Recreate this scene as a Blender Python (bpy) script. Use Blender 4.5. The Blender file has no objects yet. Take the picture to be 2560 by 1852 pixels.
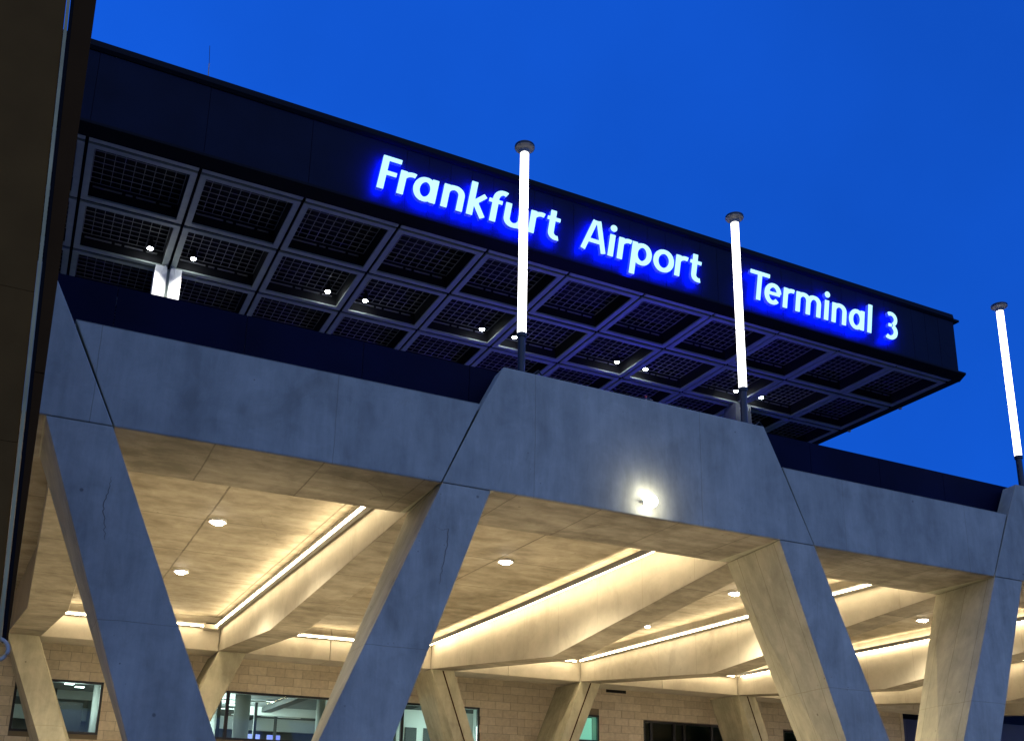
import bpy, bmesh, math, random
import numpy as np
from mathutils import Vector, Matrix

random.seed(7)
sc = bpy.context.scene
COL = sc.collection
H = 1.6                       # eye height: every z below is measured from the eye, H lifts it to the ground

# ------------------------------------------------------------------ camera
cam_d = bpy.data.cameras.new("camera")
cam = bpy.data.objects.new("camera", cam_d)
COL.objects.link(cam)
cam_d.sensor_width = 36.0
cam_d.lens = 36.0 * 2533.704 / 2560.0
cam_d.shift_x = (1280 - 1292.45) / 2560.0
cam_d.shift_y = (1326.93 - 926.0) / 2560.0
cam_d.clip_start, cam_d.clip_end = 0.1, 3000
R = Vector((0.89411268, -0.44756378, 0.01578548))
U = Vector((-0.13691164, -0.23961268, 0.96116646))
F = Vector((0.4264009, 0.86155233, 0.27551743))
m = Matrix((R, U, -F)).transposed().to_4x4()
m.translation = Vector((0, 0, H))
cam.matrix_world = m
sc.camera = cam

# ------------------------------------------------------------------ dusk sky
SUN_EL, SUN_AZ = math.radians(2.5), math.radians(160)
world = bpy.data.worlds.new("World")
sc.world = world
world.use_nodes = True
wn = world.node_tree
wn.nodes.clear()
w_out = wn.nodes.new("ShaderNodeOutputWorld")
w_bg = wn.nodes.new("ShaderNodeBackground")
w_co = wn.nodes.new("ShaderNodeTexCoord")
w_sky = wn.nodes.new("ShaderNodeTexSky")
w_sky.sky_type = 'NISHITA'
w_sky.sun_disc = False
w_sky.sun_elevation = SUN_EL
w_sky.sun_rotation = SUN_AZ
w_sky.ozone_density = 6.0
w_sky.air_density = 1.0
w_sky.dust_density = 0.3
w_tint = wn.nodes.new("ShaderNodeMix")
w_tint.data_type = 'RGBA'
w_tint.blend_type = 'MULTIPLY'
w_tint.inputs[0].default_value = 1.0
w_tint.inputs[7].default_value = (0.45, 0.66, 1.10, 1)
# the evening haze layer is thin: look the sky up a little higher than the view direction
w_up = wn.nodes.new("ShaderNodeVectorMath")
w_up.operation = 'ADD'
w_up.inputs[1].default_value = (0, 0, 0.60)
w_nm = wn.nodes.new("ShaderNodeVectorMath")
w_nm.operation = 'NORMALIZE'
wn.links.new(w_co.outputs["Generated"], w_up.inputs[0])
wn.links.new(w_up.outputs[0], w_nm.inputs[0])

wn.links.new(w_nm.outputs[0], w_sky.inputs[0])
wn.links.new(w_sky.outputs[0], w_tint.inputs[6])
w_cl = wn.nodes.new("ShaderNodeTexNoise")
w_cl.inputs["Scale"].default_value = 2.3
w_cl.inputs["Detail"].default_value = 5
w_cl.inputs["Roughness"].default_value = 0.5
w_cr = wn.nodes.new("ShaderNodeMapRange")
w_cr.inputs[1].default_value, w_cr.inputs[2].default_value = 0.3, 0.7
w_cr.inputs[3].default_value, w_cr.inputs[4].default_value = 0.88, 1.12
w_cm = wn.nodes.new("ShaderNodeVectorMath")
w_cm.operation = 'SCALE'
wn.links.new(w_co.outputs["Generated"], w_cl.inputs["Vector"])
wn.links.new(w_cl.outputs["Fac"], w_cr.inputs[0])
wn.links.new(w_tint.outputs[2], w_cm.inputs[0])
wn.links.new(w_cr.outputs[0], w_cm.inputs["Scale"])
wn.links.new(w_cm.outputs[0], w_bg.inputs[0])
w_bg.inputs[1].default_value = 1.0
wn.links.new(w_bg.outputs[0], w_out.inputs[0])

# added wide lamp standing in for unseen street lighting behind the viewer
fill_sun_d = bpy.data.lights.new("fill_sun", 'SUN')
fill_sun_d.energy = 0.60
fill_sun_d.angle = math.radians(120)
fill_sun_d.color = (0.96, 1.05, 0.25)
fill_sun = bpy.data.objects.new("fill_sun", fill_sun_d)
COL.objects.link(fill_sun)
fill_sun.rotation_euler = Vector((0.25, 1.0, -0.35)).to_track_quat('-Z', 'Y').to_euler()
fill_sun.location = (0, -20, 30)

sc.view_settings.view_transform = 'Standard'
sc.view_settings.look = 'None'
sc.view_settings.gamma = 1.0
sc.view_settings.exposure = 0.0
sc.view_settings.use_curve_mapping = False
try:
    sc.cycles.use_denoising = True
    sc.cycles.max_bounces = 6
    sc.cycles.diffuse_bounces = 4
    sc.cycles.sample_clamp_indirect = 6.0
except Exception:
    pass

# ------------------------------------------------------------------ helpers
def link(o, parent=None):
    COL.objects.link(o)
    if parent is not None:
        o.parent = parent
    return o

def origin(o):
    v = Vector((0, 0, 0))
    while o is not None:
        v += o.location
        o = o.parent
    return v

class MB:
    """collects faces in eye-based coordinates (z lifted by H when built)"""
    def __init__(self):
        self.v, self.f, self.mi = [], [], []
    def face(self, pts, mi=0):
        n = len(self.v)
        self.v += [tuple(p) for p in pts]
        self.f.append(tuple(range(n, n + len(pts))))
        self.mi.append(mi)
    def mesh(self, pts, faces, mi=0):
        n = len(self.v)
        self.v += [tuple(p) for p in pts]
        for f in faces:
            self.f.append(tuple(n + i for i in f))
            self.mi.append(mi)
    def box(self, x0, x1, y0, y1, z0, z1, mi=0):
        p = [(x0, y0, z0), (x1, y0, z0), (x1, y1, z0), (x0, y1, z0), (x0, y0, z1), (x1, y0, z1), (x1, y1, z1), (x0, y1, z1)]
        self.mesh(p, [(3, 2, 1, 0), (4, 5, 6, 7), (0, 1, 5, 4), (1, 2, 6, 5), (2, 3, 7, 6), (3, 0, 4, 7)], mi)
    def loft(self, rings, mi=0, cap=True):
        n = len(rings[0])
        b = len(self.v)
        for r in rings:
            self.v += [tuple(p) for p in r]
        for i in range(len(rings) - 1):
            for j in range(n):
                k = (j + 1) % n
                self.f.append((b + i * n + j, b + i * n + k, b + (i + 1) * n + k, b + (i + 1) * n + j))
                self.mi.append(mi)
        if cap:
            self.f.append(tuple(b + j for j in range(n))[::-1]); self.mi.append(mi)
            self.f.append(tuple(b + (len(rings) - 1) * n + j for j in range(n))); self.mi.append(mi)
    def lathe(self, cx, cy, prof, n=24, mi=0):
        rings = [[(cx + r * math.cos(2 * math.pi * j / n), cy + r * math.sin(2 * math.pi * j / n), z) for j in range(n)] for r, z in prof]
        self.loft(rings, mi)
    def tube(self, pts, r, n=8, mi=0):
        pts = [Vector(p) for p in pts]
        rings = []
        for i, p in enumerate(pts):
            a = pts[max(i - 1, 0)]
            c = pts[min(i + 1, len(pts) - 1)]
            d = (c - a).normalized()
            ref = Vector((0, 0, 1)) if abs(d.z) < 0.9 else Vector((1, 0, 0))
            s = d.cross(ref).normalized()
            t = s.cross(d)
            rings.append([p + r * (math.cos(2 * math.pi * j / n) * s + math.sin(2 * math.pi * j / n) * t) for j in range(n)])
        self.loft(rings, mi)
    def data(self, name, mats, base=Vector((0, 0, 0)), smooth=False, bevel=0.0):
        me = bpy.data.meshes.new(name)
        me.from_pydata([(x - base[0], y - base[1], z + H - base[2]) for x, y, z in self.v], [], self.f)
        for mt in (mats if isinstance(mats, (list, tuple)) else [mats]):
            me.materials.append(mt)
        for p, i in zip(me.polygons, self.mi):
            p.material_index = i
        bm = bmesh.new()
        bm.from_mesh(me)
        bmesh.ops.remove_doubles(bm, verts=bm.verts, dist=1e-5)
        bmesh.ops.recalc_face_normals(bm, faces=bm.faces)
        if bevel > 0:
            bmesh.ops.bevel(bm, geom=[e for e in bm.edges if e.is_manifold and e.calc_face_angle(0) > 0.3], offset=bevel,
                            segments=2, profile=0.5, affect='EDGES', clamp_overlap=True)
        bm.to_mesh(me)
        bm.free()
        if smooth:
            for p in me.polygons:
                p.use_smooth = True
        return me
    def build(self, name, mats, parent=None, loc=None, smooth=False, bevel=0.0):
        base = origin(parent) if parent is not None else Vector((0, 0, 0))
        if loc is not None:
            l = Vector((loc[0], loc[1], loc[2] + H)) - base
            base = base + l
        me = self.data(name, mats, base, smooth, bevel)
        o = bpy.data.objects.new(name, me)
        if loc is not None:
            o.location = l
        return link(o, parent)

def tag(o, label=None, cat=None, group=None, kind=None):
    if label: o["label"] = label
    if cat: o["category"] = cat
    if group: o["group"] = group
    if kind: o["kind"] = kind
    return o

def thing(name, label, cat, loc=(0, 0, -H), group=None):
    o = bpy.data.objects.new(name, None)
    o.empty_display_size = 0.3
    o.location = (loc[0], loc[1], loc[2] + H)
    link(o)
    return tag(o, label, cat, group)

def copy_tree(o, parent=None):
    c = o.copy()
    link(c, parent)
    for ch in list(o.children):
        copy_tree(ch, c)
    return c

# ------------------------------------------------------------------ materials
def node_mat(name):
    mt = bpy.data.materials.new(name)
    mt.use_nodes = True
    nt = mt.node_tree
    b = nt.nodes["Principled BSDF"]
    return mt, nt, b

def plain(name, col, rough=0.5, metal=0.0, noise=0.0, scale=3.0, bump=0.0, spec=0.5):
    mt, nt, b = node_mat(name)
    b.inputs["Base Color"].default_value = (*col, 1)
    b.inputs["Roughness"].default_value = rough
    b.inputs["Metallic"].default_value = metal
    b.inputs["Specular IOR Level"].default_value = spec
    if noise > 0:
        g = nt.nodes.new("ShaderNodeNewGeometry")
        n = nt.nodes.new("ShaderNodeTexNoise")
        n.inputs["Scale"].default_value = scale
        n.inputs["Detail"].default_value = 6
        nt.links.new(g.outputs["Position"], n.inputs["Vector"])
        r = nt.nodes.new("ShaderNodeMapRange")
        r.inputs[1].default_value, r.inputs[2].default_value = 0.3, 0.7
        r.inputs[3].default_value, r.inputs[4].default_value = 1 - noise, 1 + noise
        nt.links.new(n.outputs["Fac"], r.inputs[0])
        v = nt.nodes.new("ShaderNodeVectorMath")
        v.operation = 'SCALE'
        v.inputs[0].default_value = col
        nt.links.new(r.outputs[0], v.inputs["Scale"])
        nt.links.new(v.outputs[0], b.inputs["Base Color"])
        if bump > 0:
            bp = nt.nodes.new("ShaderNodeBump")
            bp.inputs["Strength"].default_value = bump
            bp.inputs["Distance"].default_value = 0.02
            nt.links.new(n.outputs["Fac"], bp.inputs["Height"])
            nt.links.new(bp.outputs[0], b.inputs["Normal"])
    return mt

def emit(name, col, strength):
    mt, nt, b = node_mat(name)
    b.inputs["Base Color"].default_value = (0.6, 0.6, 0.6, 1)
    b.inputs["Emission Color"].default_value = (*col, 1)
    b.inputs["Emission Strength"].default_value = strength
    return mt

def concrete(name, base, dark, streak=(1, 1, 1), mottle=0.35, cracks=0.0, joints=(), rough=0.75, holes=0.7, stain=0.34):
    """cast concrete: cloudy tone, stretched formwork streaks, pinholes, cold joints and hairline cracks"""
    mt, nt, b = node_mat(name)
    N, L = nt.nodes.new, nt.links.new
    g = N("ShaderNodeNewGeometry")
    def noise(scale, detail=5, st=(1, 1, 1), rough_=0.6, dist=0.0):
        mp = N("ShaderNodeMapping")
        mp.inputs["Scale"].default_value = st
        L(g.outputs["Position"], mp.inputs["Vector"])
        n = N("ShaderNodeTexNoise")
        n.inputs["Scale"].default_value = scale
        n.inputs["Detail"].default_value = detail
        n.inputs["Roughness"].default_value = rough_
        n.inputs["Distortion"].default_value = dist
        L(mp.outputs[0], n.inputs["Vector"])
        return n.outputs["Fac"]
    def rng(s, a, c, lo, hi):
        r = N("ShaderNodeMapRange")
        r.inputs[1].default_value, r.inputs[2].default_value = a, c
        r.inputs[3].default_value, r.inputs[4].default_value = lo, hi
        L(s, r.inputs[0])
        return r.outputs[0]
    def op(o, a, c):
        mth = N("ShaderNodeMath")
        mth.operation = o
        for i, s in enumerate((a, c)):
            if hasattr(s, "is_linked") or hasattr(s, "node"): L(s, mth.inputs[i])
            else: mth.inputs[i].default_value = s
        return mth.outputs[0]
    big = rng(noise(0.35, 4), 0.3, 0.7, 0, 1)
    mid = rng(noise(1.6, 6, (1, 1, 1), 0.65, 0.4), 0.3, 0.7, 0, 1)
    strk = rng(noise(1.0, 7, streak, 0.7), 0.35, 0.7, 0, 1)
    fine = noise(34, 3)
    t = op('ADD', op('MULTIPLY', big, 0.30), op('ADD', op('MULTIPLY', mid, 0.30), op('MULTIPLY', strk, 0.40)))
    t = rng(t, 0.5 - mottle, 0.5 + mottle, 0, 1)
    mix = N("ShaderNodeMix"); mix.data_type = 'RGBA'
    mix.inputs[6].default_value = (*dark, 1)
    mix.inputs[7].default_value = (*base, 1)
    L(t, mix.inputs[0])
    col = mix.outputs[2]
    def darken(col, fac, amount):
        mx = N("ShaderNodeMix"); mx.data_type = 'RGBA'; mx.blend_type = 'MULTIPLY'
        mx.inputs[7].default_value = (amount, amount * 0.96, amount * 0.9, 1)
        L(col, mx.inputs[6]); L(fac, mx.inputs[0])
        return mx.outputs[2]
    st_ = rng(noise(0.55, 7, (1, 1, 0.55), 0.62, 1.2), 0.54, 0.66, 0, stain)
    col = darken(col, st_, 0.62)
    wet = rng(noise(2.3, 5, (1, 1, 0.4), 0.7, 0.8), 0.60, 0.72, 0, stain)
    col = darken(col, wet, 0.78)
    height = op('ADD', op('MULTIPLY', fine, 0.25), op('MULTIPLY', strk, 0.5))
    # pinholes
    vo = N("ShaderNodeTexVoronoi"); vo.inputs["Scale"].default_value = 1.3
    L(g.outputs["Position"], vo.inputs["Vector"])
    ph = rng(vo.outputs["Distance"], 0.03, 0.05, holes, 0)
    vo2 = N("ShaderNodeTexVoronoi"); vo2.inputs["Scale"].default_value = 5.0
    L(g.outputs["Position"], vo2.inputs["Vector"])
    ph2 = op('MULTIPLY', rng(vo2.outputs["Distance"], 0.05, 0.09, holes, 0), rng(mid, 0.6, 0.8, 0, 1))
    ph = op('MAXIMUM', ph, ph2)
    col = darken(col, ph, 0.35)
    # cold joints of the formwork
    sep = N("ShaderNodeSeparateXYZ")
    wob = N("ShaderNodeVectorMath"); wob.operation = 'ADD'
    wv = N("ShaderNodeTexNoise"); wv.inputs["Scale"].default_value = 1.2
    L(g.outputs["Position"], wv.inputs["Vector"])
    wsc = N("ShaderNodeVectorMath"); wsc.operation = 'SCALE'; wsc.inputs["Scale"].default_value = 0.05
    L(wv.outputs["Color"], wsc.inputs[0])
    L(g.outputs["Position"], wob.inputs[0]); L(wsc.outputs[0], wob.inputs[1])
    L(wob.outputs[0], sep.inputs[0])
    for ax, period, off, width, amt in joints:
        fr = op('FRACT', op('DIVIDE', op('ADD', sep.outputs[ax], off), period), 0.0)
        d = op('MULTIPLY', op('ABSOLUTE', op('SUBTRACT', fr, 0.5), 0.0), period)
        j = op('MULTIPLY', rng(d, width * 0.4, width, 1, 0), rng(strk, 0.0, 0.5, 0.35, 1.0))
        col = darken(col, j, amt)
        height = op('SUBTRACT', height, op('MULTIPLY', j, 0.8))
    if cracks > 0:
        dn = N("ShaderNodeTexNoise"); dn.inputs["Scale"].default_value = 0.9; dn.inputs["Detail"].default_value = 4
        L(g.outputs["Position"], dn.inputs["Vector"])
        ds = N("ShaderNodeVectorMath"); ds.operation = 'SCALE'; ds.inputs["Scale"].default_value = 0.55
        L(dn.outputs["Color"], ds.inputs[0])
        da = N("ShaderNodeVectorMath"); da.operation = 'ADD'
        L(g.outputs["Position"], da.inputs[0]); L(ds.outputs[0], da.inputs[1])
        ve = N("ShaderNodeTexVoronoi"); ve.feature = 'DISTANCE_TO_EDGE'; ve.inputs["Scale"].default_value = 0.34
        L(da.outputs[0], ve.inputs["Vector"])
        ck = op('MULTIPLY', rng(ve.outputs["Distance"], 0.002, 0.006, cracks, 0), rng(noise(0.5, 2), 0.52, 0.58, 0, 1))
        col = darken(col, ck, 0.45)
    L(col, b.inputs["Base Color"])
    b.inputs["Roughness"].default_value = rough
    b.inputs["Specular IOR Level"].default_value = 0.3
    bp = N("ShaderNodeBump")
    bp.inputs["Strength"].default_value = 0.35
    bp.inputs["Distance"].default_value = 0.012
    L(height, bp.inputs["Height"])
    L(bp.outputs[0], b.inputs["Normal"])
    return mt

M = {}
M['front'] = concrete("cast_concrete", (0.52, 0.505, 0.385), (0.31, 0.305, 0.235), (1.6, 1.6, 0.25), 0.30, 0.0, [(0, 4.35, 1.55, 0.012, 0.78)])
M['leg'] = concrete("leg_concrete", (0.60, 0.575, 0.43), (0.33, 0.315, 0.235), (1.5, 1.5, 0.22), 0.30, 0.0, [(1, 0.82, 0.15, 0.013, 0.6), (2, 3.4, 0.35, 0.012, 0.8)])
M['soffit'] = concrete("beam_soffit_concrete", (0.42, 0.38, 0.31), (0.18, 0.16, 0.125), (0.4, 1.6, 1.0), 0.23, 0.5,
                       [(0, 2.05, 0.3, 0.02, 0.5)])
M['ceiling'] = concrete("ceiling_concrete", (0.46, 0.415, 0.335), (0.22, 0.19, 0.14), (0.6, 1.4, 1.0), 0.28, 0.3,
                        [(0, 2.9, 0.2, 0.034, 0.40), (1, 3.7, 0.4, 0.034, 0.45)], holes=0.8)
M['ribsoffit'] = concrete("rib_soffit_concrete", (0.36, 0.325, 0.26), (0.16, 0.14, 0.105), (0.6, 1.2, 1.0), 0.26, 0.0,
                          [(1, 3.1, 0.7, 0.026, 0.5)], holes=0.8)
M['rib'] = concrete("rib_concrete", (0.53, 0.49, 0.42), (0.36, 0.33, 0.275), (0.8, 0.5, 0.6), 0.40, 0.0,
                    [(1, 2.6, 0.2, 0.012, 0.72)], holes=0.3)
M['ground'] = plain("asphalt", (0.10, 0.10, 0.10), 0.85, noise=0.25, scale=6, bump=0.3)
M['paving'] = plain("pale_paving", (0.40, 0.37, 0.32), 0.8, noise=0.15, scale=2)
M['navy'] = plain("navy_panel", (0.002, 0.0035, 0.020), 0.6, noise=0.25, scale=0.8, spec=0.06)
M['fascia'] = plain("fascia_metal", (0.004, 0.007, 0.020), 0.55, noise=0.2, scale=0.7, spec=0.08)
M['black'] = plain("black_metal", (0.008, 0.008, 0.009), 0.6, spec=0.05)
M['lipmetal'] = plain("dark_trim", (0.005, 0.005, 0.007), 0.55, spec=0.08)
M['frame'] = plain("soffit_frame_metal", (0.32, 0.37, 0.33), 0.5, noise=0.08, scale=4)
M['coffer'] = plain("coffer_black", (0.012, 0.012, 0.014), 0.7, spec=0.2)
M['wire'] = plain("grille_wire", (0.34, 0.34, 0.36), 0.45)
M['pole'] = plain("mast_pole", (0.015, 0.016, 0.02), 0.3)
M['cap'] = plain("mast_cap", (0.22, 0.21, 0.20), 0.5)
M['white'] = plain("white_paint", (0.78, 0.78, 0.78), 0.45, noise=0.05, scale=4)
M['whiteshade'] = plain("white_paint_shaded", (0.14, 0.15, 0.15), 0.4)  # the white column paint with shade mixed into its colour
M['housing'] = plain("lamp_housing", (0.22, 0.22, 0.22), 0.4)
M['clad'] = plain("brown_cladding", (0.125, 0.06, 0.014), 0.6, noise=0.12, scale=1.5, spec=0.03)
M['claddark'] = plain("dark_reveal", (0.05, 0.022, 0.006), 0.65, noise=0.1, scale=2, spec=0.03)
M['trim'] = plain("pale_trim", (0.45, 0.38, 0.18), 0.5, noise=0.25, scale=1.5, spec=0.1)
M['steel'] = plain("steel_pipe", (0.46, 0.42, 0.32), 0.55, spec=0.15)
M['mortar'] = plain("dark_mortar", (0.20, 0.165, 0.115), 0.9)
M['blackframe'] = plain("window_frame_black", (0.010, 0.011, 0.012), 0.4)
M['bluewall'] = plain("blue_metal_wall", (0.07, 0.09, 0.20), 0.45, noise=0.08, scale=1)
M['greywall'] = plain("grey_metal_wall", (0.16, 0.19, 0.24), 0.5, noise=0.08, scale=1)
M['tube'] = emit("mast_tube_light", (1.0, 0.98, 0.95), 5)
M['led'] = emit("led_strip_light", (1.0, 0.80, 0.48), 45)
M['down'] = emit("downlight_lens", (1.0, 0.88, 0.70), 110)
M['flood'] = emit("floodlight_lens", (1.0, 0.97, 0.85), 80)
M['spot'] = emit("roof_spot_lens", (0.90, 0.97, 1.0), 70)
M['letter'] = emit("letter_face", (0.50, 0.98, 1.0), 1.12)
M['letterside'] = emit("letter_side_light", (0.0, 0.03, 1.0), 0.55)
M['letterback'] = emit("letter_back_light", (0.0, 0.006, 0.8), 220)
M['screen'] = emit("blue_screen", (0.005, 0.015, 1.0), 0.9)
M['screenw'] = emit("screen_text", (0.75, 0.9, 1.0), 1.2)
M['roomlamp'] = emit("room_ceiling_lamp", (0.88, 1.0, 0.96), 14)
M['teal'] = emit("teal_glow", (0.30, 0.85, 0.62), 0.75)
M['inwhite'] = plain("interior_white", (0.72, 0.74, 0.70), 0.6)
M['ingrey'] = plain("interior_grey", (0.20, 0.21, 0.21), 0.6, noise=0.1, scale=2)
M['indark'] = plain("interior_dark", (0.045, 0.05, 0.052), 0.6)
M['red'] = plain("red_plastic", (0.55, 0.04, 0.03), 0.4)
def stone_mats():
    out = []
    for i, c in enumerate([(0.70, 0.615, 0.475), (0.66, 0.575, 0.44), (0.73, 0.645, 0.505), (0.62, 0.54, 0.41)]):
        out.append(plain("limestone_%d" % i, c, 0.8, noise=0.10, scale=5 + i, bump=0.25, spec=0.25))
    return out
M['stone'] = stone_mats()
def glass():
    mt = bpy.data.materials.new("window_glass")
    mt.use_nodes = True
    nt = mt.node_tree
    nt.nodes.clear()
    o = nt.nodes.new("ShaderNodeOutputMaterial")
    mx = nt.nodes.new("ShaderNodeMixShader")
    tr = nt.nodes.new("ShaderNodeBsdfTransparent")
    tr.inputs[0].default_value = (0.82, 0.90, 0.88, 1)
    gl = nt.nodes.new("ShaderNodeBsdfGlossy")
    gl.inputs["Roughness"].default_value = 0.02
    fr = nt.nodes.new("ShaderNodeFresnel")
    fr.inputs[0].default_value = 1.3
    nt.links.new(fr.outputs[0], mx.inputs[0])
    nt.links.new(tr.outputs[0], mx.inputs[1])
    nt.links.new(gl.outputs[0], mx.inputs[2])
    nt.links.new(mx.outputs[0], o.inputs[0])
    return mt
M['glass'] = glass()

def lamp(kind, name, loc, energy, col, parent=None, size=0.3, spot=None, direction=None):
    d = bpy.data.lights.new(name, kind)
    d.energy = energy
    d.color = col
    if kind in ('POINT', 'SPOT'): d.shadow_soft_size = size
    if kind == 'SPOT':
        d.spot_size = spot or math.radians(100)
        d.spot_blend = 1.0
    o = bpy.data.objects.new(name, d)
    w = Vector((loc[0], loc[1], loc[2] + H))
    o.location = w - (origin(parent) if parent else Vector((0, 0, 0)))
    if direction is not None:
        o.rotation_euler = Vector(direction).to_track_quat('-Z', 'Y').to_euler()
    return link(o, parent)

# ------------------------------------------------------------------ ground
g = MB()
g.box(-400, 400, -400, 400, -H - 0.5, -H)
tag(g.build("ground", M['ground']), kind="structure")
g = MB()
g.box(-60, 90, 17.0, 44.9, -H + 0.004, -H + 0.12)
tag(g.build("pavement", M['paving']), kind="structure")

# ------------------------------------------------------------------ viaduct
YF, YB = 18.0, 20.4
ZB, ZLOW, ZTOP, ZDECK = 6.54, 8.41, 9.36, 8.15
ZC = 7.72                    # ceiling of the bays
# splayed legs: lean +1 = foot to the right; left edge, right edge at the beam soffit, and their slopes per metre of drop
LEGS = {-1: (-8.75, -1), 0: (-0.08, 1), 1: (7.22, -1), 2: (15.87, 1), 3: (23.26, -1), 4: (31.9, 1), 5: (39.3, -1), 6: (47.95, 1), 7: (55.3, -1)}
LW = 1.07
BACKX = {-1: -9.1, 0: -0.35, 1: 7.27, 2: 16.40, 3: 23.95, 4: 33.2, 5: 40.8, 6: 50.2, 7: 57.8}
def xback(k): return LEGS[k][0] + 0.02 * max(LEGS[k][0], 0)
via = thing("viaduct", "grey concrete viaduct on splayed columns in front of the dark roof", "viaduct", (12, 19, -H))

def leg_edges(x, lean, d):
    if lean > 0: return x + 0.36 * d, x + LW + 0.43 * d
    return x - 0.42 * d, x + LW - 0.363 * d

def leg(k, back=False):
    x, lean = LEGS[k]
    if back: x = BACKX[k]
    b = MB()
    rings = []
    zt = ZB - 0.015 if not back else 6.36
    eps = 0.0 if lean > 0 else 0.004
    for d in (0.0, 0.5, 2.0, 3.5, 5.2, 6.6, ZB + H - 0.02):
        z = zt - d
        if z < -H: z = -H
        l, r = leg_edges(x, lean, d)
        t = min(d / 5.2, 1.2)
        ins = 0.28 * t + 0.002
        yfl = 2.4 - 1.7 * t - 0.002
        ybk = 2.4 - 0.2 * t
        if not back:
            sh = 0.02 * max(x, 0)
            ring = [(l, YF + eps, z), (r, YF + eps, z), (r + sh * yfl / 2.4, YF + yfl, z), (r - ins + sh, YF + ybk, z), (l + ins + sh, YF + ybk, z), (l + sh * yfl / 2.4, YF + yfl, z)]
        else:
            y0 = 43.75
            ring = [(r, y0 + eps, z), (l, y0 + eps, z), (l, y0 - yfl, z), (l + ins, y0 - ybk, z), (r - ins, y0 - ybk, z), (r, y0 - yfl, z)]
        rings.append(ring)
    b.loft(rings)
    o = b.build("column", M['leg'], via, bevel=0.02)
    if back and k >= 2:       # drain groove cover running down the inner face
        g = MB()
        pts = []
        for d in (0.02, 5.2, 7.6):
            l, r = leg_edges(x, lean, d)
            t = min(d / 5.2, 1.2)
            c = (l + r) / 2
            y = 43.75 - (2.4 - 0.2 * t)
            pts.append((c, y, 6.36 - d))
        for a, c in zip(pts[:-1], pts[1:]):
            g.loft([[(a[0] - .03, a[1] - .012, a[2]), (a[0] + .03, a[1] - .012, a[2]), (a[0] + .03, a[1] + .03, a[2]), (a[0] - .03, a[1] + .03, a[2])],
                    [(c[0] - .03, c[1] - .012, c[2]), (c[0] + .03, c[1] - .012, c[2]), (c[0] + .03, c[1] + .03, c[2]), (c[0] - .03, c[1] + .03, c[2])]])
        g.build("groove_strip", M['claddark'], o)
    return o

LEG_OBJ = {}
for k in range(-1, 8):
    LEG_OBJ[k] = leg(k)
    if k < 7: leg(k, True)

def lsec(xl, xr, ztop, proud):
    """beam with an upstand: same L section from the left end to the right end, ends follow xl(z), xr(z)"""
    y = YF + proud
    sec = [(y, ZB), (y, ZLOW - 0.02), (y, ztop), (YF + 0.5, ztop), (YF + 0.5, ZLOW - 0.02), (YF + 0.5, ZDECK), (YB, ZDECK), (YB, ZB)]
    b = MB()
    rings = []
    L_ = [(xl(z) + (0.008 * max(xl(z), 0)) * (yy - YF) / 1.2, yy, z) for yy, z in sec]
    R_ = [(xr(z) + (0.008 * max(xr(z), 0)) * (yy - YF) / 1.2, yy, z) for yy, z in sec]
    b.loft([L_, R_])
    return b

def interp(z, tab):
    for (z0, x0), (z1, x1) in zip(tab[:-1], tab[1:]):
        if z <= z1 or (z1, x1) == tab[-1]:
            return x0 + (x1 - x0) * (z - z0) / (z1 - z0)

def portal(k0, k1):
    a, c = LEGS[k0][0], LEGS[k1][0] + LW
    ta = [(ZB, a), (ZLOW, a + 0.84), (ZTOP, a + 1.31)]
    tc = [(ZB, c), (ZLOW, c - 0.89), (ZTOP, c - 1.36)]
    b = lsec(lambda z: interp(z, ta), lambda z: interp(z, tc), ZTOP, 0.0)
    b.build("portal_beam", [M['front']], via, bevel=0.02)
def lowbeam(k0, k1):
    a, c = LEGS[k0][0] + LW, LEGS[k1][0]
    ta = [(ZB, a), (ZLOW, a - 0.86), (ZTOP, a - 1.3)]
    tc = [(ZB, c), (ZLOW, c + 0.82), (ZTOP, c + 1.3)]
    b = lsec(lambda z: interp(z, ta) + 0.022, lambda z: interp(z, tc) - 0.022, ZLOW, 0.012)
    b.build("link_beam", [M['front']], via, bevel=0.02)
for k in (-1, 1, 3, 5): portal(k, k + 1)
for k in (0, 2, 4): lowbeam(k, k + 1)
# long hairline cracks on the two left legs
def crack(parent, pts, w=0.017):
    b = MB()
    P = []
    for (x0, z0), (x1, z1) in zip(pts[:-1], pts[1:]):
        for q in range(6):
            t_ = q / 6
            P.append((x0 + (x1 - x0) * t_ + random.uniform(-.018, .018), z0 + (z1 - z0) * t_))
    P.append(pts[-1])
    n = len(P)
    for i, ((x0, z0), (x1, z1)) in enumerate(zip(P[:-1], P[1:])):
        a = w * (0.3 + 0.7 * math.sin(math.pi * (i + .5) / n))
        b.face([(x0, YF - .0015, z0), (x0 + a, YF - .0015, z0), (x1 + a, YF - .0015, z1), (x1, YF - .0015, z1)])
    b.build("crack", M['mortar'], parent)
crack(LEG_OBJ[0], [(1.076, 5.618), (1.06, 5.368), (0.999, 5.07), (1.041, 4.827), (1.101, 4.488)])
crack(LEG_OBJ[1], [(7.073, 5.618), (7.247, 5.536), (7.375, 5.587), (7.361, 5.263), (7.283, 4.836), (7.231, 4.443)])
# warm soffit boards are the beams' own undersides: a thin cast skin, own streak direction
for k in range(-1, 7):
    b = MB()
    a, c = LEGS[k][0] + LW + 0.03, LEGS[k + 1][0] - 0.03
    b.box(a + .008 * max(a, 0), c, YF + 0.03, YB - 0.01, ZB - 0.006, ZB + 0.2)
    b.build("beam_soffit", M['soffit'], via)

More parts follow.
